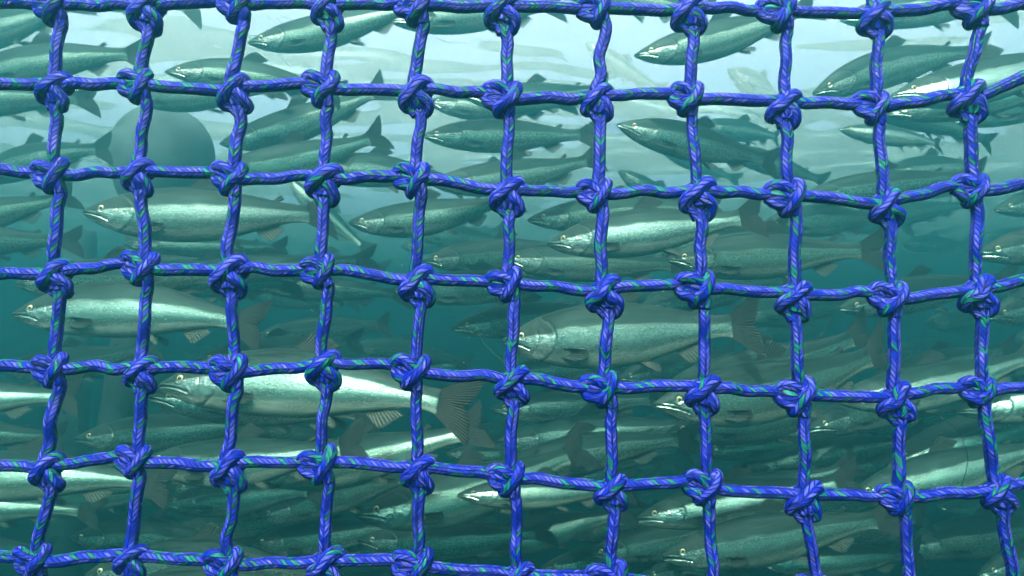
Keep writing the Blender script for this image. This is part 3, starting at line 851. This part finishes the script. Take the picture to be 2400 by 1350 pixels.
fish(1794,1035,2090,999,0.67,0.95,0,-6,'st','drab')
fish(1748,1206,2158,1198,0.62,0.95,14,-7,'sw','drab')
fish(1306,1253,1622,1193,0.72,0.92,6,-8,'st','leaden')
fish(1871,462,2247,420,0.61,0.92,0,12,'sw','sombre')

SHADE_USED = {}
def build_fish(d, i):
    xs, ys, xt, yt, L, h, yaw, roll, kit, look = d
    rf = random.Random(i * 7 + 3)
    if yaw == 0: yaw = rf.uniform(-13, 13)
    if kit == 'st': kit = rf.choice(['st', 's2', 's3', 's4'])
    v = 1.22 if any(w in look for w in ('bright', 'shin', 'silver')) else rf.uniform(.8, 1.08)  # highlight on bright fish put into the colour; the rest vary naturally
    if (ys + yt) / 2 < 380: v *= 1.12  # paler light near the surface painted into the upper fish
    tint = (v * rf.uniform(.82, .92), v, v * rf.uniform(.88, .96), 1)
    parts, ln = KITS[kit]
    px = math.hypot(xt - xs, yt - ys)
    Y = L * ln * math.cos(R(yaw)) * F / px
    P0 = np.array(W(xs, ys, Y)); P1 = np.array(W(xt, yt, Y))
    e1 = P1 - P0; e1 /= np.linalg.norm(e1)
    dep = np.array(CR @ Vector((0, 1, 0)))
    e1 = e1 * math.cos(R(yaw)) + dep * math.sin(R(yaw)); e1 /= np.linalg.norm(e1)
    upv = np.array([0, 0, 1.0]); e3 = upv - e1 * upv.dot(e1); e3 /= np.linalg.norm(e3)
    e2 = np.cross(e3, e1)
    ca, sa = math.cos(R(roll)), math.sin(R(roll))
    e2, e3 = ca * e2 + sa * e3, -sa * e2 + ca * e3
    root = bpy.data.objects.new('salmon', None); COL.objects.link(root)
    root.empty_display_size = .05
    Mx = Matrix(((e1[0], e2[0], e3[0]), (e1[1], e2[1], e3[1]), (e1[2], e2[2], e3[2])))
    root.rotation_mode = 'QUATERNION'; root.rotation_quaternion = Mx.to_quaternion()
    root.location = Vector(P0) + Vector(e1) * (.45 * L)
    root.scale = (L, L * (.88 + .1 * h), L * h * .95)
    far = px < 200
    for name, me, kids in parts:
        o = bpy.data.objects.new(name, me); COL.objects.link(o); o.parent = root
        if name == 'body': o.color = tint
        if not far:
            for kn, km in kids:
                k = bpy.data.objects.new(kn, km); COL.objects.link(k); k.parent = o
    return root, Y

labels = {}
info = []
for i, d in enumerate(FISH):
    root, Y = build_fish(d, i)
    xs, ys, xt, yt = d[:4]
    onl = 0 <= xs <= 2400 and 0 <= ys <= 1350
    ax, ay = (xs, ys) if onl else (min(max(xt, 0), 2400), min(max(yt, 0), 1350))
    what = 'head' if onl else 'tail'
    if not (0 <= ax <= 2400): what = 'body'
    r, c = cell(ax, ay)
    info.append([root, d, what, r, c, ax, ay])
groups = {}
for t in info: groups.setdefault((t[2], t[3], t[4]), []).append(t)
for (what, r, c), L_ in groups.items():
    L_.sort(key=lambda t: t[6])
    for k, (root, d, _, _, _, ax, ay) in enumerate(L_):
        nn = len(L_)
        pos = '' if nn == 1 else ['upper ', 'lower '][k] if nn == 2 else ['top ', 'middle ', 'bottom '][k] if nn == 3 else ('highest ' if k == 0 else 'lowest ' if k == nn - 1 else WORD[k] + ' highest ')
        rowt = 'above the top rope' if r == 0 else f'in the {WORD[r - 1]} row'
        colt = 'leftmost' if c == 0 else WORD[c]
        d9 = d[9].replace('golden eyed bright', 'golden eyed')
        lab = f'{d9} salmon, {pos}{what} behind the {colt} net opening {rowt}'
        tag(root, lab, 'fish', 'salmon schooling behind the net')

# ------------------------------------------------------------------ things behind the school
def lathe(prof, n=40):
    prof = np.array(prof, float); m = len(prof)
    th = np.linspace(0, 2 * np.pi, n, endpoint=False)
    V = np.stack([prof[:, None, 0] * np.cos(th), prof[:, None, 0] * np.sin(th), np.repeat(prof[:, 1:2], n, 1)], -1).reshape(-1, 3)
    i, j = np.meshgrid(np.arange(m - 1), np.arange(n), indexing='ij'); a = i * n + j; b = i * n + (j + 1) % n
    return V, np.stack([a, b, b + n, a + n], -1).reshape(-1, 4)
M_DARK = mat_plain('weedy_rubber', (.05, .075, .075), .85, noise=.5, scale=7)
Yb = 3.45
c = W(382, 365, Yb); rb = 113 / F * Yb
prof = [(.001, rb * 1.02)] + [(rb * math.sin(a) ** .9, rb * math.cos(a) * 1.02) for a in np.linspace(.12, 1.75, 14)] + [(rb * .9, -rb * .5), (rb * .72, -rb * .9), (rb * .45, -rb * 1.25), (rb * .40, -rb * 3.2), (rb * .38, -rb * 7.5), (.001, -rb * 7.55)]
V, Fc = lathe(prof)
b = mesh('mooring_buoy', V, Fc, M_DARK); b.location = c; b.rotation_euler = (0, R(7), 0)
tag(b, 'big dark rounded buoy on a stem, dim in the haze behind the fish', 'buoy')
Yp = 4.3; p0 = W(187, 560, Yp); w = 35 / F * Yp
bm = []
V, Fc = lathe([(.001, .05), (w * .95, .05), (w, 0), (w, -4.2), (.001, -4.25)], 28)
b = mesh('mooring_post', V, Fc, M_DARK); b.location = p0
tag(b, 'straight dark upright post standing faint in the haze beside the first rope', 'post')

M_WEED = mat_plain('weed', (.10, .13, .06), .6)
def strand(name, pts, Y, r, mat, label, cat, group=None, step=None):
    P = np.array([W(x, y, Y + dz) for x, y, dz in pts])
    Vv, Fv, _ = tube(P, r, .012, 6)
    o = mesh(name, Vv, Fv, mat); tag(o, label, cat, group); return o
strand('fishing_line', [(2205, 978, 0), (2240, 1005, 0), (2262, 1045, .01), (2268, 1085, .02), (2258, 1125, .02), (2240, 1170, .03)], 1.30, .0007, mat_plain('line_dark', (.01, .012, .02), .4),
       'single thin dark line curving across a shiny flank at the lower right', 'line')
strand('weed_strand', [(1118, 765, 0), (1128, 795, 0), (1150, 822, .01), (1180, 848, .02), (1215, 880, .02)], 1.6, .0007, mat_plain('green_weed', (.03, .10, .02), .6),
       'single thin green weed strand drifting beside the open eyed fish', 'weed')
# threads drifting near the surface: uncountable
rs = random.Random(5); parts = []
for k in range(34):
    cx, cy_ = (rs.uniform(985, 1345), rs.uniform(60, 190)) if k % 2 else (rs.uniform(500, 700), rs.uniform(20, 140))
    if k % 7 == 0: cx, cy_ = rs.uniform(1280, 1380), rs.uniform(250, 290)
    a = rs.uniform(.1, .9); ln = rs.uniform(30, 120); x, y = cx, cy_; pts = []
    for q in range(5):
        pts.append(W(x, y, 2.3 + .01 * q)); x += math.cos(a) * ln / 5; y += math.sin(a) * ln / 5; a += rs.uniform(-.5, .5)
    parts.append(tube(np.array(pts), rs.uniform(.0004, .0009), .02, 4))
V, Fc, _ = merge(parts)
tag(mesh('floating_threads', V, Fc, M_WEED), 'fine weed threads drifting under the bright surface', kind='stuff')
# specks hanging in the water
parts = []; rs = random.Random(11)
for k in range(300):
    Y = rs.uniform(.75, 3.2); q = W(rs.uniform(-20, 2420), rs.uniform(-20, 1370), Y); r = rs.uniform(.0003, .0010) * (.6 + .3 * Y)
    Vv = np.array([(r, 0, 0), (-r, 0, 0), (0, r, 0), (0, -r, 0), (0, 0, r), (0, 0, -r)]) * rng.uniform(.5, 1.3, 3) + np.array(q)
    Fv = np.array([(0, 2, 4, 4), (2, 1, 4, 4), (1, 3, 4, 4), (3, 0, 4, 4), (2, 0, 5, 5), (1, 2, 5, 5), (3, 1, 5, 5), (0, 3, 5, 5)])[:, :3]
    parts.append((Vv, Fv, {}))
V, Fc, _ = merge(parts)
tag(mesh('floating_specks', V, Fc, mat_plain('speck', (.35, .38, .3), .8)), 'pale specks suspended in the water', kind='stuff')
